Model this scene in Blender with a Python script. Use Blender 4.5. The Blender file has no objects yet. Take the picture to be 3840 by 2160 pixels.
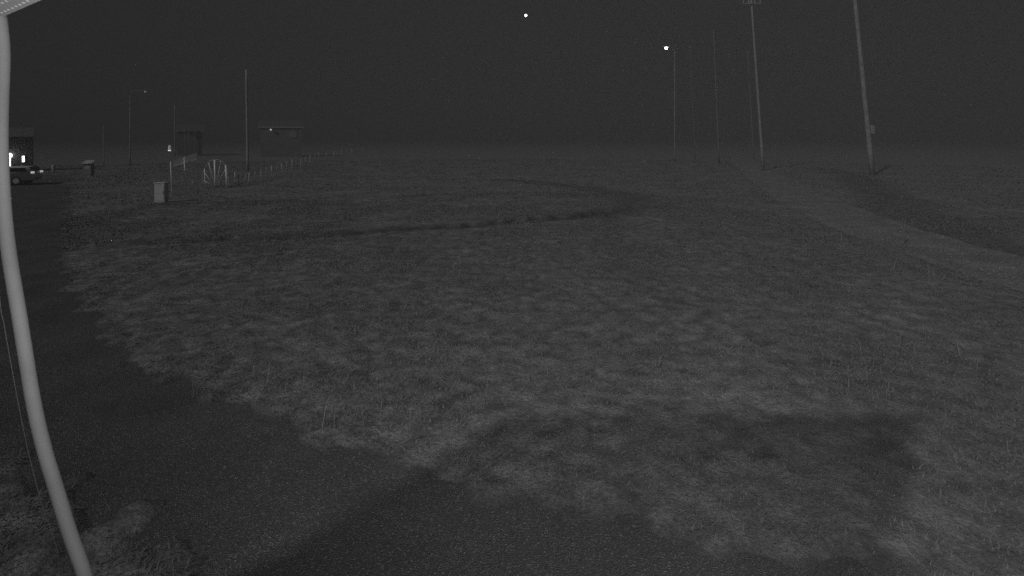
import bpy, bmesh, math, random
import numpy as np
from mathutils import Vector, Matrix, noise

random.seed(7)
rng = np.random.default_rng(11)
sc = bpy.context.scene
C = sc.collection

# ------------------------------------------------------------------ camera
F = 1920.0                 # focal length in pixels of the 3840 wide photograph
HOR = 520.0                # horizon row
H = 3.2                    # camera height
cam = bpy.data.objects.new('camera', bpy.data.cameras.new('camera'))
C.objects.link(cam)
cam.location = (0, 0, H)
cam.rotation_euler = (math.radians(90), 0, 0)
cam.data.sensor_width = 36
cam.data.lens = 18
cam.data.shift_y = -(1080 - HOR) / 3840
cam.data.clip_start = 0.02
cam.data.clip_end = 3000
sc.camera = cam

# ------------------------------------------------------------------ night sky, moon, camera's infrared lamp
w = bpy.data.worlds.new('World'); sc.world = w; w.use_nodes = True
bgn = w.node_tree.nodes['Background']
bgn.inputs[0].default_value = (1, 1, 1, 1)
bgn.inputs[1].default_value = 0.019

MOON_EL = math.radians(38)
MOON_DIR = Vector((0.687, 0.727, 0)).normalized()        # the way the light travels
moon = bpy.data.objects.new('moon', bpy.data.lights.new('moon', 'SUN'))
C.objects.link(moon)
moon.data.energy = 0.85
moon.data.angle = math.radians(1.3)
d = Vector((MOON_DIR.x * math.cos(MOON_EL), MOON_DIR.y * math.cos(MOON_EL), -math.sin(MOON_EL)))
moon.rotation_euler = d.to_track_quat('-Z', 'Y').to_euler()

irl = bpy.data.objects.new('infrared_lamp', bpy.data.lights.new('infrared_lamp', 'SPOT'))
C.objects.link(irl)
irl.location = (0.3, -0.2, 2.7)
irl.data.energy = 680
irl.data.spot_size = math.radians(126)
irl.data.spot_blend = 1.0
irl.data.shadow_soft_size = 0.03
irl.rotation_euler = (Vector((1.3, 10, 4.2)) - irl.location).to_track_quat('-Z', 'Y').to_euler()

sc.view_settings.view_transform = 'Standard'
sc.view_settings.look = 'None'
sc.view_settings.exposure = 0.2
sc.view_settings.gamma = 1
sc.cycles.use_denoising = False
sc.cycles.use_light_tree = False
sc.cycles.volume_bounces = 1
sc.cycles.max_bounces = 4
sc.cycles.sample_clamp_indirect = 0.25

# ------------------------------------------------------------------ helpers
def at(u, v, Y):
    """the point at forward distance Y seen at pixel (u, v)"""
    return Vector(((u - 1920) / F * Y, Y, H + (HOR - v) / F * Y))
def G(u, v):
    t = H * F / (v - HOR)
    return Vector(((u - 1920) / F * t, t, 0))

_m = {}
def mat(name, g, rough=0.8, var=0.25, scale=6.0, bump=0.0, metal=0.0, emit=0.0):
    if name in _m: return _m[name]
    m = bpy.data.materials.new(name); m.use_nodes = True
    nt = m.node_tree; b = nt.nodes['Principled BSDF']
    b.inputs['Roughness'].default_value = rough
    b.inputs['Metallic'].default_value = metal
    tc = nt.nodes.new('ShaderNodeTexCoord')
    n = nt.nodes.new('ShaderNodeTexNoise'); n.inputs['Scale'].default_value = scale; n.inputs['Detail'].default_value = 6
    nt.links.new(tc.outputs['Object'], n.inputs['Vector'])
    r = nt.nodes.new('ShaderNodeMapRange')
    r.inputs['From Min'].default_value = 0.25; r.inputs['From Max'].default_value = 0.75
    r.inputs['To Min'].default_value = g * (1 - var); r.inputs['To Max'].default_value = g * (1 + var)
    nt.links.new(n.outputs['Fac'], r.inputs['Value'])
    nt.links.new(r.outputs['Result'], b.inputs['Base Color'])
    if bump:
        bp = nt.nodes.new('ShaderNodeBump'); bp.inputs['Strength'].default_value = bump; bp.inputs['Distance'].default_value = 0.02
        nt.links.new(n.outputs['Fac'], bp.inputs['Height']); nt.links.new(bp.outputs['Normal'], b.inputs['Normal'])
    if emit:
        b.inputs['Emission Color'].default_value = (1, 1, 1, 1)
        b.inputs['Emission Strength'].default_value = emit
        m.cycles.emission_sampling = 'NONE'          # tiny far lamps: found by plain path tracing only
    _m[name] = m
    return m

def link(name, me, m=None, parent=None):
    o = bpy.data.objects.new(name, me); C.objects.link(o)
    if m and not me.materials: me.materials.append(m)
    if parent: o.parent = parent
    return o
def mesh_bm(name, bm, smooth=False):
    me = bpy.data.meshes.new(name)
    bmesh.ops.recalc_face_normals(bm, faces=bm.faces)
    if smooth:
        for f in bm.faces: f.smooth = True
    bm.to_mesh(me); bm.free(); return me
def obj(name, bm, m, parent=None, smooth=False):
    return link(name, mesh_bm(name, bm, smooth), m, parent)
def tag(o, label, cat, group=None, kind=None):
    o['label'] = label; o['category'] = cat
    if group: o['group'] = group
    if kind: o['kind'] = kind
    return o
def thing(name, label, cat, loc=(0, 0, 0), rz=0, group=None):
    o = bpy.data.objects.new(name, None); C.objects.link(o)
    o.location = loc; o.rotation_euler = (0, 0, rz)
    return tag(o, label, cat, group)

def box(bm, c, s, rot=None, bev=0.0):
    g = bmesh.ops.create_cube(bm, size=1)
    vs = g['verts']
    M = Matrix.Translation(Vector(c)) @ (rot.to_4x4() if rot else Matrix.Identity(4)) @ Matrix.Diagonal((s[0], s[1], s[2], 1))
    bmesh.ops.transform(bm, matrix=M, verts=vs)
    if bev:
        es = list({e for v in vs for e in v.link_edges})
        bmesh.ops.bevel(bm, geom=es, offset=bev, segments=2, affect='EDGES', profile=0.5)
    return bm
def nb(c, s, rot=None, bev=0.0): return box(bmesh.new(), c, s, rot, bev)

def tube(bm, pts, rad, seg=10, cap=True):
    pts = [Vector(p) for p in pts]
    if not hasattr(rad, '__len__'): rad = [rad] * len(pts)
    rings = []; prev = None
    for i, p in enumerate(pts):
        t = (pts[min(i + 1, len(pts) - 1)] - pts[max(i - 1, 0)]).normalized()
        if prev is None:
            a = t.orthogonal().normalized()
        else:
            a = (prev - t * prev.dot(t)).normalized()
        prev = a; b = t.cross(a)
        rings.append([bm.verts.new(p + (a * math.cos(k * 2 * math.pi / seg) + b * math.sin(k * 2 * math.pi / seg)) * rad[i]) for k in range(seg)])
    for A, B in zip(rings, rings[1:]):
        for k in range(seg):
            bm.faces.new((A[k], A[(k + 1) % seg], B[(k + 1) % seg], B[k]))
    if cap:
        bm.faces.new(rings[0][::-1]); bm.faces.new(rings[-1])
    return bm
def nt_(pts, rad, seg=10): return tube(bmesh.new(), pts, rad, seg)
def ball(bm, c, r, sz=(1, 1, 1), sub=2):
    g = bmesh.ops.create_icosphere(bm, subdivisions=sub, radius=r)
    bmesh.ops.transform(bm, matrix=Matrix.Translation(Vector(c)) @ Matrix.Diagonal((sz[0], sz[1], sz[2], 1)), verts=g['verts'])
    return bm
def prism(bm, prof, axis_vec, length):
    """profile: list of 3D points (planar), extruded along axis_vec"""
    a = [bm.verts.new(Vector(p)) for p in prof]
    off = Vector(axis_vec).normalized() * length
    b = [bm.verts.new(Vector(p) + off) for p in prof]
    n = len(prof)
    bm.faces.new(a); bm.faces.new(b[::-1])
    for i in range(n):
        bm.faces.new((a[i], b[i], b[(i + 1) % n], a[(i + 1) % n]))
    return bm
def catmull(pts, n=6):
    P = [Vector(p) for p in pts]; out = []
    for i in range(len(P) - 1):
        p0 = P[max(i - 1, 0)]; p1 = P[i]; p2 = P[i + 1]; p3 = P[min(i + 2, len(P) - 1)]
        for k in range(n):
            t = k / n
            out.append(0.5 * ((2 * p1) + (p2 - p0) * t + (2 * p0 - 5 * p1 + 4 * p2 - p3) * t * t + (3 * p1 - p0 - 3 * p2 + p3) * t ** 3))
    out.append(P[-1]); return out

# ------------------------------------------------------------------ terrain layout
far_edge = [(-40, 46.0)] + [tuple(G(u, v)[:2]) for u, v in ((215, 985), (285, 1150), (390, 1285), (560, 1415), (900, 1548), (1200, 1665), (1500, 1778), (1800, 1862), (2200, 1962), (2600, 2036), (2900, 2092), (3300, 2172))] + [(9, 1.2), (30, -6)]
near_edge = [(-40, 37), (-13.5, 10.6), (-8.2, 6.3)] + [tuple(G(u, v)[:2]) for u, v in ((330, 1815), (500, 1890), (650, 1980), (760, 2060), (830, 2160))] + [(-0.4, 2.35), (3, 1.1), (9, -1.2), (30, -8.5)]
ditch = [(-22, 12.5)] + [tuple(G(u, v)[:2]) for u, v in ((520, 918), (800, 905), (1150, 890), (1480, 868), (1800, 846), (2150, 818))] + [(6.8, 24.6), (9.5, 28)]
lane = [(11.6, -4), (11.9, 4), (12.2, 11), (12.9, 17.5), (15.5, 27), (21, 42), (30, 66), (60, 140)]

def polyline_y(poly, x):
    px = np.array([p[0] for p in poly]); py = np.array([p[1] for p in poly])
    return np.interp(x, px, py)
def seg_dist(poly, X, Y):
    best = np.full(X.shape, 1e9)
    for (ax, ay), (bx, by) in zip(poly, poly[1:]):
        dx, dy = bx - ax, by - ay
        t = np.clip(((X - ax) * dx + (Y - ay) * dy) / (dx * dx + dy * dy), 0, 1)
        best = np.minimum(best, np.hypot(X - ax - t * dx, Y - ay - t * dy))
    return best
_k = np.random.default_rng(3)
def make_field(freqs, amps):
    comp = []
    for f, a in zip(freqs, amps):
        for _ in range(7):
            th = _k.uniform(0, 2 * math.pi); comp.append((math.cos(th) * f, math.sin(th) * f, _k.uniform(0, 6.28), a / 2.6))
    def fn(X, Y):
        o = np.zeros_like(X, dtype=float)
        for a, b, p, m in comp: o += m * np.sin(a * X + b * Y + p)
        return o
    return fn
und = make_field((0.35, 1.1, 3.0), (0.03, 0.02, 0.012))
lump = make_field((7.0, 13.0, 24.0), (1, 0.8, 0.6))
patch = make_field((0.8, 1.9, 4.3), (1, 1, 0.8))
fine = make_field((9, 17, 31), (1, 1, 1))
clod = make_field((4.2, 9.5, 19.0), (1, 1, 0.9))
def smooth(a, b, x):
    t = np.clip((x - a) / (b - a), 0, 1); return t * t * (3 - 2 * t)
def out_of_path(X, Y):
    """positive = metres outside the path (vertical measure), negative inside"""
    yf = polyline_y(far_edge, X); yn = polyline_y(near_edge, X)
    return np.maximum(Y - yf, yn - Y) * 0.86
def height(X, Y):
    o = out_of_path(X, Y) + 0.06 * lump(X * 0.5, Y * 0.5) + 0.05 * lump(X, Y)
    R = np.hypot(X, Y)
    h = und(X, Y) * smooth(0.3, 2.0, o) + 0.008 * lump(X, Y) * smooth(30, 5, R)
    h = h + (-0.06 + 0.085 * smooth(-0.22, 0.26, o)) - 0.035 * smooth(1.1, 2.2, clod(X, Y)) * smooth(25, 10, R)
    dd = seg_dist(ditch, X, Y) + 0.05 * lump(X * 0.3, Y * 0.3)
    df = smooth(-15, -8, X) * smooth(9, 4, X)
    h = h - 0.24 * df * smooth(0.42, 0.05, dd) + df * 0.05 * smooth(0.95, 0.5, dd) * smooth(0.3, 0.5, dd)
    ld = seg_dist(lane, X, Y)
    h = np.where(ld < 2.4, h * smooth(1.2, 2.4, ld) - 0.05 * smooth(1.75, 1.45, ld), h)
    return h
def h1(x, y): return float(height(np.array([float(x)]), np.array([float(y)]))[0])

def axis(lo, hi, step, ext, grow):
    a = list(np.arange(lo, hi, step)); s = step
    x = a[-1]
    while x < ext: s *= grow; x += s; a.append(x)
    s = step; x = a[0]; b = []
    while x > -ext: s *= grow; x -= s; b.append(x)
    return np.array(b[::-1] + a)
gx = axis(-7.5, 8.0, 0.075, 700, 1.045)
gy = axis(2.4, 11.0, 0.07, 700, 1.04)
XX, YY = np.meshgrid(gx, gy)
ZZ = height(XX, YY)
def grid_mesh(name, X, Y, Z):
    ny, nx = X.shape
    co = np.stack([X, Y, Z], -1).reshape(-1, 3)
    i = np.arange(ny * nx).reshape(ny, nx)
    q = np.stack([i[:-1, :-1], i[:-1, 1:], i[1:, 1:], i[1:, :-1]], -1).reshape(-1, 4)
    return arr_mesh(name, co, q, True)
def arr_mesh(name, co, faces, smooth_=False):
    me = bpy.data.meshes.new(name)
    k = faces.shape[1]
    me.vertices.add(len(co)); me.vertices.foreach_set('co', co.astype(np.float32).ravel())
    me.loops.add(faces.size); me.loops.foreach_set('vertex_index', faces.astype(np.int32).ravel())
    me.polygons.add(len(faces)); me.polygons.foreach_set('loop_start', (np.arange(len(faces)) * k).astype(np.int32))
    me.polygons.foreach_set('use_smooth', np.full(len(faces), smooth_))
    me.update(calc_edges=True); return me

# ground material: patchy rough grass turf; dark damp soil in the ditch comes from a point attribute
def ground_mat():
    m = bpy.data.materials.new('rough_turf'); m.use_nodes = True; nt = m.node_tree; L = nt.links
    b = nt.nodes['Principled BSDF']; b.inputs['Roughness'].default_value = 0.95
    b.inputs['Specular IOR Level'].default_value = 0.1
    tc = nt.nodes.new('ShaderNodeTexCoord')
    def nz(s, det=5, rough=0.6):
        n = nt.nodes.new('ShaderNodeTexNoise'); n.inputs['Scale'].default_value = s
        n.inputs['Detail'].default_value = det; n.inputs['Roughness'].default_value = rough
        L.new(tc.outputs['Object'], n.inputs['Vector']); return n
    n1, n2, n3 = nz(0.5), nz(3.2), nz(22, 4, 0.75)
    def mr(s, a, b_, c, d_):
        r = nt.nodes.new('ShaderNodeMapRange')
        for k, v in zip(('From Min', 'From Max', 'To Min', 'To Max'), (a, b_, c, d_)): r.inputs[k].default_value = v
        L.new(s, r.inputs['Value']); return r.outputs['Result']
    def mul(a, b_):
        x = nt.nodes.new('ShaderNodeMath'); x.operation = 'MULTIPLY'; L.new(a, x.inputs[0]); L.new(b_, x.inputs[1]); return x.outputs[0]
    v = mul(mul(mr(n1.outputs['Fac'], .3, .7, .75, 1.25), mr(n2.outputs['Fac'], .3, .7, .45, 1.5)), mr(n3.outputs['Fac'], .3, .7, .5, 1.45))
    sc_ = nt.nodes.new('ShaderNodeMath'); sc_.operation = 'MULTIPLY'; sc_.inputs[1].default_value = 0.205; L.new(v, sc_.inputs[0])
    at_ = nt.nodes.new('ShaderNodeAttribute'); at_.attribute_name = 'soil'
    mx = nt.nodes.new('ShaderNodeMix'); mx.data_type = 'FLOAT'
    L.new(at_.outputs['Fac'], mx.inputs[0]); L.new(sc_.outputs[0], mx.inputs[2]); mx.inputs[3].default_value = 0.04
    L.new(mx.outputs[0], b.inputs['Base Color'])
    bp = nt.nodes.new('ShaderNodeBump'); bp.inputs['Strength'].default_value = 0.8; bp.inputs['Distance'].default_value = 0.05
    L.new(n3.outputs['Fac'], bp.inputs['Height']); L.new(bp.outputs['Normal'], b.inputs['Normal'])
    return m
me = grid_mesh('ground', XX, YY, ZZ)
dd = seg_dist(ditch, XX, YY) + 0.06 * lump(XX * 0.3, YY * 0.3)
soil = smooth(0.62, 0.3, dd) * smooth(-15, -7, XX) * smooth(9, 3, XX)
verge = [(31, 52)] + [tuple(G(u, v)[:2]) for u, v in ((3160, 655), (3250, 715), (3330, 790), (3500, 868), (3840, 1030))] + [(11.2, 8), (10.8, 2)]
verge = [(x + 1.0, y + .8) for x, y in verge]
soil = np.maximum(soil, 0.5 * smooth(2.3, 0.5, seg_dist(verge, XX, YY) + .25 * lump(XX * .15, YY * .15)))
loop = [tuple(G(u, v)[:2]) for u, v in ((2230, 812), (2360, 778), (2390, 750), (2280, 722), (2080, 692), (1900, 676))]
soil = np.maximum(soil, 0.55 * smooth(1.5, 0.4, seg_dist(loop, XX, YY) + .2 * lump(XX * .2, YY * .2)))
oo = out_of_path(XX, YY) + 0.07 * lump(XX * .5, YY * .5) + 0.05 * lump(XX, YY)
soil = np.maximum(soil, smooth(0.26, 0.0, oo) * (oo > -1.5) * 0.8)
soil = np.maximum(soil, 0.5 * smooth(1.2, 2.3, clod(XX, YY)) * smooth(16, 6, np.hypot(XX, YY)))
a_ = me.attributes.new('soil', 'FLOAT', 'POINT'); a_.data.foreach_set('value', soil.ravel().astype(np.float32))
ground = link('ground', me, ground_mat()); ground['kind'] = 'structure'

# gravel path: a sheet of its own in the shallow bed of the turf
def gravel_mat(name, base, sp):
    m = bpy.data.materials.new(name); m.use_nodes = True; nt = m.node_tree; L = nt.links
    b = nt.nodes['Principled BSDF']; b.inputs['Roughness'].default_value = 0.75
    tc = nt.nodes.new('ShaderNodeTexCoord')
    vo = nt.nodes.new('ShaderNodeTexVoronoi'); vo.inputs['Scale'].default_value = sp; L.new(tc.outputs['Object'], vo.inputs['Vector'])
    bw = nt.nodes.new('ShaderNodeSeparateColor'); L.new(vo.outputs['Color'], bw.inputs[0])
    ra = nt.nodes.new('ShaderNodeValToRGB'); e = ra.color_ramp.elements
    e[0].position = 0.0; e[0].color = (base * .55,) * 3 + (1,); e[1].position = 1; e[1].color = (base * 2.8,) * 3 + (1,)
    x = ra.color_ramp.elements.new(0.85); x.color = (base * 1.1,) * 3 + (1,)
    L.new(bw.outputs[0], ra.inputs[0])
    n = nt.nodes.new('ShaderNodeTexNoise'); n.inputs['Scale'].default_value = 0.9; n.inputs['Detail'].default_value = 5; L.new(tc.outputs['Object'], n.inputs['Vector'])
    mr = nt.nodes.new('ShaderNodeMapRange'); mr.inputs['From Min'].default_value = .3; mr.inputs['From Max'].default_value = .7; mr.inputs['To Min'].default_value = .7; mr.inputs['To Max'].default_value = 1.25
    L.new(n.outputs['Fac'], mr.inputs['Value'])
    mx = nt.nodes.new('ShaderNodeVectorMath'); mx.operation = 'SCALE'; L.new(ra.outputs[0], mx.inputs[0]); L.new(mr.outputs['Result'], mx.inputs['Scale'])
    L.new(mx.outputs[0], b.inputs['Base Color'])
    bp = nt.nodes.new('ShaderNodeBump'); bp.inputs['Strength'].default_value = 0.9; bp.inputs['Distance'].default_value = 0.012
    L.new(vo.outputs['Distance'], bp.inputs['Height']); L.new(bp.outputs['Normal'], b.inputs['Normal'])
    return m
px_ = np.concatenate([np.arange(-38, -9, 0.8), np.arange(-9, 9, 0.12), np.arange(9, 29, 0.8)])
rows = np.linspace(0, 1, 24)
PX = np.tile(px_, (len(rows), 1))
PY = polyline_y(near_edge, PX) - 0.3 + (polyline_y(far_edge, PX) - polyline_y(near_edge, PX) + 0.6) * rows[:, None]
PZ = -0.012 + 0.008 * und(PX * 2, PY * 2) / 0.03 * 0.4 + 0.003 * lump(PX, PY) / 2
path = link('path', grid_mesh('path', PX, PY, PZ), gravel_mat('path_gravel', 0.085, 90)); path['kind'] = 'structure'

# worn lane on the other side of the field
LP = catmull([(x, y, 0) for x, y in lane], 10)
co = []; fa = []
for i, p in enumerate(LP):
    t = (LP[min(i + 1, len(LP) - 1)] - LP[max(i - 1, 0)]).normalized(); nrm = Vector((t.y, -t.x, 0))
    for k in range(9):
        s = -1.5 + 3.0 * k / 8
        q = p + nrm * (s + 0.12 * math.sin(i * 1.7 + k))
        co.append((q.x, q.y, -0.02 + 0.02 * math.cos(s * 2.6)))
    if i:
        for k in range(8):
            o_ = (i - 1) * 9 + k; fa.append((o_, o_ + 1, o_ + 10, o_ + 9))
ln = link('road', arr_mesh('road', np.array(co), np.array(fa), True), gravel_mat('lane_gravel', 0.2, 30)); ln['kind'] = 'structure'

# ------------------------------------------------------------------ grass (stuff)
def blades(name, n, d0, d1, hmin, hmax, thr, m, power=1.0, ang=52, only=None, wscale=1.0, lean=1.0):
    d_ = d0 + (d1 - d0) * rng.random(n) ** power
    th = np.radians(rng.uniform(-ang, ang, n))
    X = d_ * np.sin(th); Y = d_ * np.cos(th)
    pt = patch(X, Y) + 0.5 * fine(X, Y)
    keep = (out_of_path(X, Y) + 0.06 * lump(X * .5, Y * .5) + 0.05 * lump(X, Y) > -0.02 + 0.05 * rng.random(n) * 0) & (pt > thr + rng.normal(0, 0.5, n))
    keep &= ((seg_dist(ditch, X, Y) > 0.42) | (X < -9) | (X > 7)) & (seg_dist(lane, X, Y) > 1.55)
    keep &= ((clod(X, Y) < 1.6 + rng.normal(0, .4, n)) | (rng.random(n) < .3)) & (rng.random(n) < 0.12 + 0.88 * smooth(-.02, .28, out_of_path(X, Y) + 0.07 * lump(X * .5, Y * .5) + 0.05 * lump(X, Y)))
    if only is not None: keep &= only(X, Y)
    X, Y, d_, pt = X[keep], Y[keep], d_[keep], pt[keep]
    n = len(X)
    hh = (hmin + (hmax - hmin) * rng.random(n) ** 2) * np.clip(1 + 0.25 * pt, 0.5, 1.7)
    wd = (0.004 + 0.0011 * d_) * wscale * rng.uniform(.7, 1.3, n)
    az = rng.uniform(0, 2 * math.pi, n); le = rng.uniform(0.5, 2.2, n) * hh * lean
    fx, fy = np.cos(az), np.sin(az)
    Z = height(X, Y) - 0.008
    b0 = np.stack([X - fy * wd, Y + fx * wd, Z], -1); b1 = np.stack([X + fy * wd, Y - fx * wd, Z], -1)
    mxp = np.stack([X + fx * le * .35, Y + fy * le * .35, Z + hh * .65], -1)
    m0 = mxp + np.stack([-fy * wd, fx * wd, 0 * Z], -1) * .7; m1 = mxp - np.stack([-fy * wd, fx * wd, 0 * Z], -1) * .7
    tp = np.stack([X + fx * le, Y + fy * le, Z + hh], -1)
    co = np.stack([b0, b1, m1, m0, tp], 1).reshape(-1, 3)
    base = np.arange(n)[:, None] * 5
    tri = np.concatenate([base + np.array([[0, 1, 2]]), base + np.array([[0, 2, 3]]), base + np.array([[3, 2, 4]])], 1).reshape(-1, 3)
    o = link(name, arr_mesh(name, co, tri), m)
    return o
def grass_mat(name, lo, hi):
    m = bpy.data.materials.new(name); m.use_nodes = True; nt = m.node_tree; L = nt.links
    b = nt.nodes['Principled BSDF']; b.inputs['Roughness'].default_value = 0.85; b.inputs['Specular IOR Level'].default_value = 0.15
    ge = nt.nodes.new('ShaderNodeNewGeometry')
    tc = nt.nodes.new('ShaderNodeTexCoord'); n = nt.nodes.new('ShaderNodeTexNoise'); n.inputs['Scale'].default_value = 1.3; n.inputs['Detail'].default_value = 4
    L.new(tc.outputs['Object'], n.inputs['Vector'])
    ad = nt.nodes.new('ShaderNodeMath'); ad.operation = 'MULTIPLY_ADD'; L.new(n.outputs['Fac'], ad.inputs[0]); ad.inputs[1].default_value = 1.0
    L.new(ge.outputs['Random Per Island'], ad.inputs[2])
    r = nt.nodes.new('ShaderNodeMapRange'); r.inputs['From Min'].default_value = .3; r.inputs['From Max'].default_value = 1.6
    r.inputs['To Min'].default_value = lo; r.inputs['To Max'].default_value = hi
    L.new(ad.outputs[0], r.inputs['Value']); L.new(r.outputs['Result'], b.inputs['Base Color'])
    return m
gmat = grass_mat('dry_grass', 0.10, 0.185)
tag(blades('grass', 460000, 3.0, 30, 0.01, 0.042, -0.9, gmat, 0.85, wscale=0.6), 'short rough grass covering the field beyond the gravel path', 'grass', kind='stuff')
tag(blades('tall_grass', 2600, 5.5, 22, 0.08, 0.24, 1.3, grass_mat('straw', 0.12, 0.26), 1.0, wscale=0.4, lean=0.35), 'thin taller stalks standing up out of the short field grass', 'grass', kind='stuff')
tag(blades('distant_grass', 90000, 28, 80, 0.03, 0.08, -0.6, gmat, 1.0, ang=47, wscale=0.6), 'grass on the far side of the field past the dark ditch', 'grass', kind='stuff')

# loose stones on the path, and crumbs of turf along its edge
def stones(name, n, region, rmin, rmax, m, zoff):
    base = np.array([(1, 0, 0), (-.9, .2, 0), (0, 1, .1), (.1, -.9, 0), (0, .1, .7), (0, 0, -.6)], float)
    tri = np.array([(0, 2, 4), (2, 1, 4), (1, 3, 4), (3, 0, 4), (2, 0, 5), (1, 2, 5), (3, 1, 5), (0, 3, 5)])
    X, Y = region(n); n = len(X)
    r = rmin + (rmax - rmin) * rng.random(n) ** 4
    a = rng.uniform(0, 6.28, n); ca, sa = np.cos(a), np.sin(a)
    v = base[None] * rng.uniform(.6, 1.3, (n, 6, 1)) * r[:, None, None]
    co = np.stack([X[:, None] + ca[:, None] * v[..., 0] - sa[:, None] * v[..., 1], Y[:, None] + sa[:, None] * v[..., 0] + ca[:, None] * v[..., 1], zoff(X, Y)[:, None] + v[..., 2]], -1).reshape(-1, 3)
    f = (np.arange(n)[:, None, None] * 6 + tri[None]).reshape(-1, 3)
    return link(name, arr_mesh(name, co, f), m)
def reg_path(n):
    d_ = rng.uniform(3.2, 11, n); th = np.radians(rng.uniform(-52, 50, n)); X = d_ * np.sin(th); Y = d_ * np.cos(th)
    k = out_of_path(X, Y) < 0.08 * rng.normal(0, 1, n); return X[k], Y[k]
tag(stones('gravel', 40000, reg_path, 0.003, 0.012, grass_mat('path_stone', 0.05, 0.2), lambda X, Y: -0.008 + 0 * X), 'fine loose gravel scattered over the dark path', 'gravel', kind='stuff')
def reg_edge(n):
    X = rng.uniform(-8, 5.5, n); Y = polyline_y(far_edge, X) + rng.normal(0.03, 0.16, n); return X, Y
tag(stones('turf_crumbs', 2600, reg_edge, 0.005, 0.016, mat('turf_crumb', 0.1, 0.95, 0.4, 9), lambda X, Y: np.maximum(height(X, Y), -0.01)), 'crumbs of earth and turf along the ragged path edge', 'turf', kind='stuff')

# ------------------------------------------------------------------ white eave, and an unseen block added to cast the grass shadow
pale = mat('caster_wall', 0.45, 0.8, 0.15, 3)
white_metal = mat('white_metal', 0.92, 0.45, 0.08, 5)
hc = 7.0
back = hc / math.tan(MOON_EL)
cs = G(3462, 1553) - MOON_DIR * back                        # top corner of the added block, set back from its shadow on the grass
own = thing('house', 'perforated white eave over the lens, with an unseen block added to cast a shadow', 'house', (0, 0, 0))
caster_plan = [(-.1, -.1), (-4.6, -.1), (-8.5, -4), (-4.6, -4)]
obj('wall', prism(bmesh.new(), [(cs.x + x, cs.y + y, 0) for x, y in caster_plan], (0, 0, 1), 6.8), pale, own)  # unseen block, skewed in outline to shape the shadow on the grass
caster_plan = [(0, 0), (-4.7, 0), (-8.6, -4.1), (-4.2, -4.1)]
obj('roof', prism(bmesh.new(), [(cs.x + x, cs.y + y, 6.8) for x, y in caster_plan], (0, 0, 1), 0.2), mat('caster_roof', 0.12), own)  # unseen lid of the added block, its edge draws the shadow outline
zc = at(0, 68, 2.0).z
p1 = at(0, 68, 2.0); p2 = at(155, 0, (zc - H) * F / (HOR - 0))
e = (p1 - p2).normalized(); nrm = Vector((-e.y, e.x, 0))
if nrm.dot(Vector((-1, -1, 0))) < 0: nrm = -nrm
A = p2 - e * 0.15; B = p2 + e * 0.8
prof = [A, B, B + nrm * 1.3, A + nrm * 1.3]
eave = obj('eave', prism(bmesh.new(), [(p.x, p.y, zc) for p in prof], (0, 0, 1), 0.03), white_metal, own)
bm = bmesh.new()
for i in range(-3, 18):
    for j in range(0, 12):
        q = p2 + e * (i * 0.043 + (j % 2) * 0.02 + 0.01) + nrm * (0.022 + j * 0.04)
        g = bmesh.ops.create_icosphere(bm, subdivisions=1, radius=0.0052)
        bmesh.ops.transform(bm, matrix=Matrix.Translation((q.x, q.y, zc - 0.001)) @ Matrix.Diagonal((1, 1, .5, 1)), verts=g['verts'])
rv = obj('rivet', bm, mat('bright_rivet', 0.95, 0.3, 0.02), eave); rv['kind'] = 'stuff'

pts = [(16, 60), (10, 200), (4, 400), (3, 540), (9, 700), (20, 840), (38, 980), (75, 1200), (124, 1500), (165, 1680), (210, 1830), (262, 2000), (318, 2160)]
P = [at(u, v, 2.0) for u, v in pts]
P[0] = P[0] + Vector((0, -0.02, -0.002))
P += [P[-1] + Vector((0.11, 0.0, -0.4)), P[-1] + Vector((0.17, 0, -0.9))]
P.append(Vector((P[-1].x + 0.02, 2.0, 0.0)))
pipe = thing('drain_pipe', 'bowed white plastic pipe dropping from the perforated eave', 'pipe', (P[-1].x, 2.0, 0))
o = obj('pipe', nt_([p - Vector(pipe.location) for p in catmull(P, 5)], 0.0232, 20), mat('white_plastic', 0.42, 0.75, 0.2, 3), pipe, True)
cp = [(0, 1130), (14, 1210), (42, 1370), (74, 1540), (112, 1720), (160, 1900), (225, 2110)]
Q = [at(u, v, 2.15) for u, v in cp]
Q = [Q[0] + Vector((-0.06, 0, 0.8)), Q[0] + Vector((-0.03, 0, 0.4))] + Q + [Q[-1] + Vector((0.1, 0, -0.6)), Q[-1] + Vector((0.14, 0, -1.25))]
Q[-1].z = 0.0
tag(obj('cable', nt_(catmull(Q, 4), 0.0016, 6), mat('thin_cable', 0.16, 0.5)), 'thin loose wire hanging beside the white drain pipe', 'cable')

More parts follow.
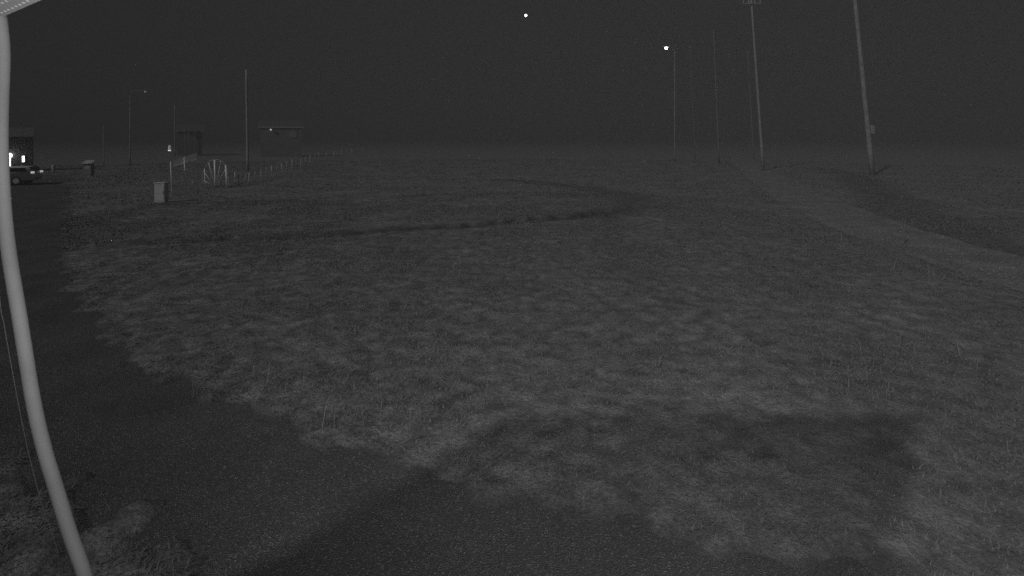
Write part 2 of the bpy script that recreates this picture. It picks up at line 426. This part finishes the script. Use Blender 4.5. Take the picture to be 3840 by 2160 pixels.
# ------------------------------------------------------------------ tall masts on the right
steel = mat('galvanised_steel', 0.5, 0.55, 0.15, 2)
wood = mat('weathered_pole', 0.28, 0.85, 0.3, 3)
def mast(top, bot, Y, r0, r1, label, hz=None, arm=None, box_=False, fittings=True):
    wood = mat('pale_pole', .32, .8, .2, 3) if top[0] < 1500 else mat('weathered_pole', .22) if r0 > .12 else mat('dull_pole', .17, .8, .25, 3)
    a = at(top[0], top[1], Y); b = at(bot[0], bot[1], Y)
    dirv = (b - a)
    k = (a.z - 0) / (a.z - b.z); g = a + dirv * k
    if hz: a = g + (a - g) * (hz / a.z)
    t = thing('utility_pole', label, 'pole', (g.x, g.y, h1(g.x, g.y) - 0.02), 0, 'tall slim poles around the field')
    L_ = [g + (a - g) * s for s in np.linspace(0, 1, 9)]
    org = Vector(t.location)
    obj('pole', nt_([p - org for p in L_], list(np.linspace(r0, r1, 9)), 14), wood, t, True)
    tp = a - org
    if fittings:
        obj('crossarm', nb(tp + Vector((0, -r1 - .05, -0.6)), (1.9, 0.1, 0.13)), wood, t)
        for s in (-.85, -.3, .3, .85):
            obj('insulator', nt_([tp + Vector((s, -r1 - .05, -.535)), tp + Vector((s, -r1 - .05, -.4)), tp + Vector((s, -r1 - .05, -.3))], [.03, .06, .04], 8), mat('insulator', .5, .2), t)
    if box_:
        c = at(3264, 486, Y - 0.05) - org
        c = Vector((c.x, c.y, c.z))
        obj('meter_box', nb(c + Vector((0.12, 0, 0)), (0.34, 0.3, 0.75), None, 0.02), mat('grey_box', .3), t)
    return t
mast((3206, 0), (3262, 560), 45, .21, .15, 'thickest tall pole with a box strapped low on it', 17.5, box_=True)
mast((2818, 8), (2847, 420), 52, .15, .09, 'tall tapering pole next to a much fainter thin one behind it', 17.5)
mast((2676, 115), (2686, 350), 65, .10, .06, 'slim straight pole between the lit lamp and the taller pair', fittings=False)
mast((2804, 190), (2814, 365), 80, .10, .07, 'faint thin pole just behind the taller tapering one', fittings=False)
mast((2586, 170), (2592, 290), 78, .06, .045, 'faintest thin pole close beside the lit lamp', fittings=False)
mast((924, 262), (928, 540), 50, .12, .10, 'pole behind the row of fence posts and arched gate', fittings=False)
mast((655, 395), (656, 560), 93, .11, .09, 'thin far pole behind the raised signboard', fittings=False)
mast((388, 470), (389, 600), 62, .06, .05, 'short thin pole beside the parked van', fittings=False)

# lit street lamp
def street_lamp(u, v, Y, arm_px, label, emit, rad, head, pole_u):
    p = at(u, v, Y); bx = (pole_u - 1920) / F * Y
    t = thing('street_lamp', label, 'street lamp', (bx, Y, h1(bx, Y) - 0.02))
    org = Vector(t.location); q = p - org
    obj('pole', nt_([(0, 0, 0), (0, 0, 1.2), (0, 0, q.z - 0.35)], [.09, .07, .045], 12), mat('dark_steel', .24, .6), t, True)
    obj('arm', nt_(catmull([(0, 0, q.z - 0.4), (0.1 * q.x, 0, q.z + .02), (q.x, 0, q.z + .14)], 5), .03, 8), mat('dark_steel', .16), t, True)
    hd = obj('lamp_head', nb(q + Vector((0, 0, .16)), head, None, 0.04), mat('lamp_grey', .3), t)
    obj('lamp', ball(bmesh.new(), q, rad, (1, 1, .9)), mat('lamp_glow_%g' % emit, .8, .3, .02, emit=emit), t, True)
    return t
street_lamp(2498, 180, 70, 0, 'brightly lit street lamp glowing high above the field on its pole', 14, .21, (.9, .4, .12), 2530)
street_lamp(545, 344, 60, 0, 'unlit street lamp with a long arm, its glint made by a weak glow', .16, .10, (.5, .3, .06), 488)  # the glint is put in as weak emission on the lamp ball

# star
s = at(1972, 58, 900)
tag(obj('star', ball(bmesh.new(), s, 2.1, sub=2), mat('starlight', .8, emit=9), None, True), 'single bright star in the night sky', 'star')

# ------------------------------------------------------------------ left: lit house, car, van
dark_wall = mat('dark_wall', 0.12, 0.9, 0.25, 1.5)
lit = mat('lit_glass', .8, .3, .02, emit=4.0)
lit2 = mat('lit_glass_dim', .8, .3, .02, emit=1.1)
Yh = 48
LHR = math.radians(42)
lh = thing('house', 'dark house with a lit doorway strip and two small lit windows', 'house', (-49, Yh, 0), LHR)


def local(u, v):
    n = Vector((math.sin(LHR), -math.cos(LHR), 0)); r0 = at(u, v, 1) - Vector((0, 0, H))      # hit the front wall's plane
    k = (Vector((-49, Yh, 0)) - Vector((0, 0, H))).dot(n) / r0.dot(n)
    return Matrix.Rotation(-LHR, 3, 'Z') @ (Vector((0, 0, H)) + r0 * k - Vector((-49, Yh, 0)))
rx = local(122, 600).x
obj('wall', nb((rx - 5.5, 1.5, 1.7), (11, 3, 3.4)), dark_wall, lh)
obj('roof', prism(bmesh.new(), [(rx - 11.2, -.15, 3.4), (rx - 11.2, 3.2, 3.4), (rx - 11.2, 1.5, 4.3)], (1, 0, 0), 11.3), mat('dark_tiles', .13), lh)
def pane(u0, v0, u1, v1, m, name='window'):
    a = local(u0, v0); b = local(u1, v1); c = (a + b) / 2; sx = abs(b.x - a.x); sz = abs(a.z - b.z)
    f = obj(name, nb((c.x, -0.02, c.z), (sx + .12, .08, sz + .12)), mat('window_frame', .15), lh)
    obj('pane', nb((c.x, -0.07, c.z), (sx, .03, sz)), m, f)
pane(31, 592, 40, 664, lit, 'doorway')
pane(83, 585, 92, 607, lit)
pane(85, 622, 92, 635, lit2)
g_ = local(34, 583)
gpl = bpy.data.objects.new('globe_light', bpy.data.lights.new('globe_light', 'POINT')); C.objects.link(gpl); gpl.parent = lh
gpl.location = (g_.x, -.62, g_.z); gpl.data.energy = 6; gpl.data.shadow_soft_size = .05
gl = obj('globe_lamp', ball(bmesh.new(), (g_.x, -.32, g_.z), .25), lit, lh, True)
obj('bracket', nb((g_.x, -.15, g_.z + .2), (.08, .3, .06)), dark_wall, gl)

def car(name, label, cat, loc, rz, Ln, Wd, prof, glass, body_m, lights):
    """prof: side outline (x along length, z), glass: list of side-window polygons"""
    t = thing(name, label, cat, loc, rz)
    bm = bmesh.new(); prism(bm, [(x, -Wd / 2, z) for x, z in prof], (0, 1, 0), Wd)
    bmesh.ops.bevel(bm, geom=[e_ for e_ in bm.edges], offset=0.05, segments=2, affect='EDGES')
    body = obj('body', bm, body_m, t, True)
    gm = mat('car_glass', .02, .08, .05)
    for s in (-1, 1):
        for w_ in glass:
            obj('side_window', prism(bmesh.new(), [(x, s * (Wd / 2 + .004), z) for x, z in w_], (0, -s, 0), .03), gm, body)
    for wx in (prof[0][0] + Ln * .19, prof[0][0] + Ln * .81):
        for s in (-1, 1):
            wh = obj('wheel', bmesh.new(), mat('tyre', .03, .9), t)
            bm = bmesh.new(); tube(bm, [(wx, s * (Wd / 2 - .19), .31), (wx, s * (Wd / 2 - .14), .31), (wx, s * (Wd / 2 + .01), .31), (wx, s * (Wd / 2 + .03), .31)], [.27, .31, .31, .26], 20)
            wh.data = mesh_bm('wheel', bm); wh.data.materials.append(mat('tyre', .03, .9))
            obj('rim', nt_([(wx, s * (Wd / 2 - .05), .31), (wx, s * (Wd / 2 + .036), .31)], [.19, .17], 16), steel, wh)
    for nm, x, z, m, sz in lights:
        for s in (-1, 1):
            obj(nm, nb((x, s * (Wd / 2 - .2), z), sz, None, 0.02), m, t)
    return t
r = G(143, 690)
est = [(-2.15, .32), (2.1, .32), (2.15, .7), (2.05, .84), (1.15, .92), (.45, 1.25), (-1.85, 1.29), (-2.14, .92), (-2.18, .66)]
cang = math.atan2(-1.7, -4.0)
cl = Vector((r.x, r.y, 0)) + Vector((math.cos(cang), math.sin(cang), 0)) * 2.2
c_ = car('parked_car', 'pale estate car parked in front of the lit doorway', 'car', cl, cang, 4.3, 1.72, est,
    [[(-1.98, .93), (-.75, .92), (-.75, 1.2), (-1.8, 1.21)], [(-.68, .92), (.2, .92), (.2, 1.2), (-.68, 1.2)], [(.27, .92), (.95, .94), (.45, 1.17), (.27, 1.2)]],
    mat('pale_car_paint', .8, .3, .05), [('headlight', 2.12, .72, mat('lamp_glass', .8, .1, .02), (.08, .34, .16)), ('tail_light', -2.13, .86, mat('tail_glass', .9, .1, .02, emit=.45), (.12, .36, .12))])
obj('rear_window', prism(bmesh.new(), [(-2.12, -.68, .95), (-2.12, .68, .95), (-1.9, .62, 1.24), (-1.9, -.62, 1.24)], (-1, 0, .5), .02), mat('car_glass', .02), c_)
r = G(332, 662)
t = thing('ticket_box', 'small hooded box with a pale slanted lid between the car and the cabinet', 'box', (r.x, r.y, h1(r.x, r.y) - .02), math.radians(12))
gb = mat('box_grey', .2, .7, .15)
obj('body', nb((0, 0, .62), (.62, .45, .9), None, .02), gb, t)
obj('base', nb((0, 0, .1), (.5, .36, .2)), mat('concrete', .3), t)
obj('hood', prism(bmesh.new(), [(-.36, -.3, 1.07), (-.36, .28, 1.32), (-.36, .28, 1.39), (-.36, -.34, 1.12)], (1, 0, 0), .72), mat('hood_pale', .45, .5), t)
obj('panel', nb((.02, -.232, .78), (.3, .02, .22)), mat('panel_pale', .4), t)
r = G(201, 648)
tag(obj('marker_post', tube(bmesh.new(), [(r.x, r.y, -.05), (r.x, r.y, .3), (r.x, r.y, .62), (r.x, r.y, .74), (r.x, r.y, .78)], [.12, .12, .17, .14, .04], 14), mat('marker_pale', .42), None, True), 'short round-headed marker post behind the parked car', 'post')

# ------------------------------------------------------------------ roadside things on the left
cab = G(606, 762)
t = thing('utility_cabinet', 'pale metal cabinet standing in the grass near the raised signboard', 'cabinet', (cab.x, cab.y, h1(cab.x, cab.y) - .02), math.radians(5))
pm = mat('cabinet_paint', .5, .6, .12)
obj('body', nb((0, 0, .53), (.48, .36, .9), None, .012), pm, t)
obj('lid', nb((0, 0, 1.0), (.54, .42, .05), None, .01), pm, t)
obj('plinth', nb((0, 0, .04), (.5, .38, .1)), mat('concrete', .3), t)
dr = obj('door', nb((0, -.186, .54), (.42, .014, .8)), pm, t)
obj('handle', nb((.16, -.205, .55), (.03, .03, .12)), steel, dr)

sg = G(645, 738)
t = thing('signboard', 'wide pale board raised on three slim posts beside the cabinet', 'sign', (sg.x, sg.y, 0))
org = Vector(t.location)
pale_post = mat('white_post', .8, .5, .1, 3)
ys = (sg.y, sg.y + .5, sg.y + 1.0)
for (u0, v0, u1, v1), Y in zip(((640, 606, 645, 738), (691, 590, 697, 728), (739, 575, 742, 718)), ys):
    a = at(u0, v0, Y); b = at(u1, v1, Y); k = a.z / (a.z - b.z); g = a + (b - a) * k
    obj('post', nt_([g - org, a - org], .027, 10), pale_post if v0 < 600 and u0 < 700 or u0 == 640 else mat('dull_post', .3), t, True)
c0, c1, c2, c3 = at(652, 602, ys[0] + .3), at(742, 573, ys[2]), at(742, 596, ys[2]), at(652, 624, ys[0] + .3)
bm = bmesh.new(); prism(bm, [p - org for p in (c0, c1, c2, c3)], (-.6, -.8, 0), .04)
bd = obj('board', bm, mat('pale_board', .55, .6, .2, 2), t)
bm = bmesh.new(); tube(bm, [c3 - org + Vector((0, -.06, -.02)), c2 - org + Vector((0, -.06, -.02))], .025, 8)
obj('rail', bm, mat('rail_grey', .4), bd)

lp = at(636, 552, 33)
t = thing('post_lamp', 'small dimly glowing lantern on a thin post above the signboard', 'lamp', (lp.x, 33, 0))
obj('post', nt_([(0, 0, 0), (0, 0, lp.z - .2)], [.04, .03], 10), mat('dark_steel', .16), t)
obj('lantern', nt_([(0, 0, lp.z - .2), (0, 0, lp.z - .16), (0, 0, lp.z + .1), (0, 0, lp.z + .13)], [.07, .085, .07, .03], 12), mat('lantern_glass', .6, .3, emit=.10), t)
obj('bulb', nt_([(0, 0, lp.z - .24), (0, 0, lp.z - .19)], [.075, .09], 12), mat('lantern_bulb', .8, .3, emit=.8), t)

# arched metal gate with fanned bars
Yg = G(808, 706).y
gt = thing('arched_gate', 'arched white metal gate with fanned bars at the end of the post fence', 'gate', (at(808, 600, Yg).x, Yg, 0))
org = Vector(gt.location)
def gp(u, v): return at(u, v, Yg) - org
def bar(name, pl, r_, m=pale_post): return obj(name, nt_(catmull([gp(*p) for p in pl], 6) if len(pl) > 2 else [gp(*p) for p in pl], r_, 8), m, gt, True)
gm2 = mat('gate_white', .85, .45, .08, 4)
bar('post', [(767, 632), (771, 707)], .032, gm2)
bar('post', [(805, 600), (808, 708)], .055, gm2)
bar('post', [(847, 620), (852, 706)], .06, gm2)
bar('arch', [(760, 690), (759, 660), (768, 632), (784, 608), (806, 598), (828, 603), (844, 618), (853, 640), (857, 668), (858, 698)], .024, mat('gate_grey', .42))
for a, b in (((783, 611), (804, 694)), ((769, 650), (800, 692)), ((828, 604), (812, 694)), ((845, 634), (815, 694)), ((763, 676), (796, 694))):
    bar('fan_bar', [a, b], .02, mat('fan_white', .7))
bar('bottom_rail', [(722, 690), (856, 697)], .022, mat('gate_dark', .1))
bar('post', [(722, 672), (724, 716)], .03, mat('dull_post', .3))

# fence of slim posts running away behind the gate
fp = [(881, 646, 880, 700), (907, 654, 905, 698), (935, 648, 931, 690), (980, 634, 976, 680), (1019, 620, 1016, 666), (1057, 612, 1055, 653), (1095, 598, 1095, 640), (1129, 596, 1127, 630), (1163, 582, 1162, 617), (1196, 566, 1195, 606), (1253, 553, 1250, 597), (1281, 552, 1280, 590), (1320, 548, 1319, 582), (1360, 546, 1359, 577)]
fp = [q for a, b in zip(fp, fp[1:]) for q in (a, tuple((x + y) / 2 for x, y in zip(a, b)))] + [fp[-1]]
g0 = G(907, 698)
fn = thing('post_fence', 'row of slim pale fence posts leading away from the arched gate', 'fence', (g0.x, g0.y, 0))
org = Vector(fn.location); tops = []
for i, (u0, v0, u1, v1) in enumerate(fp):
    g = G(u1, v1); hgt = min((v1 - v0) / F * g.y, 1.25)
    lean = (u0 - u1) / F * g.y
    rr = .022 + .00032 * g.y
    curve = [(0, 0, -.05), (lean * .4 + .02, 0, hgt * .5), (lean, 0, hgt)]
    tops.append(g - org + Vector((lean, 0, hgt * .8)))
    obj('post', nt_([g - org + Vector(c) for c in curve], rr, 8), mat('fence_post_%d' % (i % 4), (.6, .3, .5, .35)[i % 4], .7), fn, True)
for k in (1.0, .55):
    obj('wire', nt_([Vector((p.x, p.y, p.z * k)) for p in tops], .003, 5), mat('thin_wire', .3), fn)

# bent stake behind the fence
t0 = at(1001, 596, 62); t1 = at(1008, 634, 62)
tag(obj('stake', nt_(catmull([(t1.x, 62, 0), (t1.x - .12, 62, t1.z * .55), (t0.x, 62, t0.z)], 5), .035, 8), mat('fence_post_1', .3), None, True), 'bent stake standing behind the middle of the post fence', 'stake')

# far houses
def far_house(label, u0, u1, vtop, Y, wall_m, depth=6):
    a = at(u0, vtop, Y); b = at(u1, vtop, Y); W = b.x - a.x; hh = a.z
    t = thing('house', label, 'house', ((a.x + b.x) / 2, Y, 0), math.atan2(-(a.x + b.x) / 2, Y) )
    obj('wall', nb((0, depth / 2, hh / 2), (W, depth, hh)), wall_m, t)
    obj('roof', prism(bmesh.new(), [(-W / 2 - .4, -.12, hh), (-W / 2 - .4, depth + .12, hh), (-W / 2 - .4, depth / 2, hh + 1.3)], (1, 0, 0), W + .8), mat('far_tiles', .1, .9, .2, 2), t)
    obj('eave_board', nb((0, -.15, hh + .02), (W + .8, .05, .13)), mat('eave_white', .6), t)
    return t
fw = mat('far_wall', .2, .9, .15, .7)
hA = far_house('far house with a glowing porch lamp under its eave', 985, 1125, 478, 88, fw)
o_ = Vector(hA.location); RA = Matrix.Rotation(-hA.rotation_euler.z, 3, 'Z')
q = RA @ (at(1016, 487, 88) - o_); q.y = -.3
pl = obj('porch_lamp', ball(bmesh.new(), q, .13), mat('porch_glow', .8, .3, emit=.8), hA, True)
obj('porch_shade', nt_([q + Vector((0, 0, .12)), q + Vector((0, 0, .3))], [.3, .06], 12), mat('gate_grey', .42), pl)
q = RA @ (at(1101, 503, 88) - o_); q.y = -.03
wn = obj('window', nb(q, (1.15, .06, 1.3)), mat('eave_paint', .27), hA)
obj('pane', nb(q + Vector((0, -.035, 0)), (1.0, .03, 1.12)), mat('pale_blind', .3), wn)
hB = far_house('far house with a slim white porch of upright posts', 672, 752, 492, 96, fw)
o_ = Vector(hB.location); RB = Matrix.Rotation(-hB.rotation_euler.z, 3, 'Z')
ct = RB @ (at(712, 484, 96) - o_); ct.y = -.45
obj('porch_roof', nb(ct, (2.3, .4, .1)), mat('eave_paint', .27), hB)
for u in (694, 708, 730):
    q = RB @ (at(u, 484, 96) - o_); q.y = -.6
    obj('porch_post', nt_([(q.x, q.y, 0), (q.x, q.y, ct.z - .05)], .05, 8), mat('eave_paint', .27), hB)

# ------------------------------------------------------------------ stake by the lane
g = G(3388, 912); a = at(3392, 828, g.y)
tag(obj('stake', nt_([(g.x, g.y, -.05), (a.x, a.y, a.z)], .016, 8), mat('stake_wood', .16)), 'thin short stake standing alone at the edge of the worn lane', 'stake')

# ------------------------------------------------------------------ haze: damp night air round everything but the star
hz = bpy.data.materials.new('damp_air'); hz.use_nodes = True; nt = hz.node_tree
for n in list(nt.nodes):
    if n.type != 'OUTPUT_MATERIAL': nt.nodes.remove(n)
pv = nt.nodes.new('ShaderNodeVolumePrincipled')
pv.inputs['Color'].default_value = (.2, .2, .2, 1); pv.inputs['Density'].default_value = 0.007
nt.links.new(pv.outputs['Volume'], nt.nodes['Material Output'].inputs['Volume'])
haze = obj('haze', nb((0, 0, 9.2), (1500, 1500, 20.8)), hz); haze['kind'] = 'stuff'
haze['label'] = 'thin damp night haze over the whole field'; haze['category'] = 'haze'
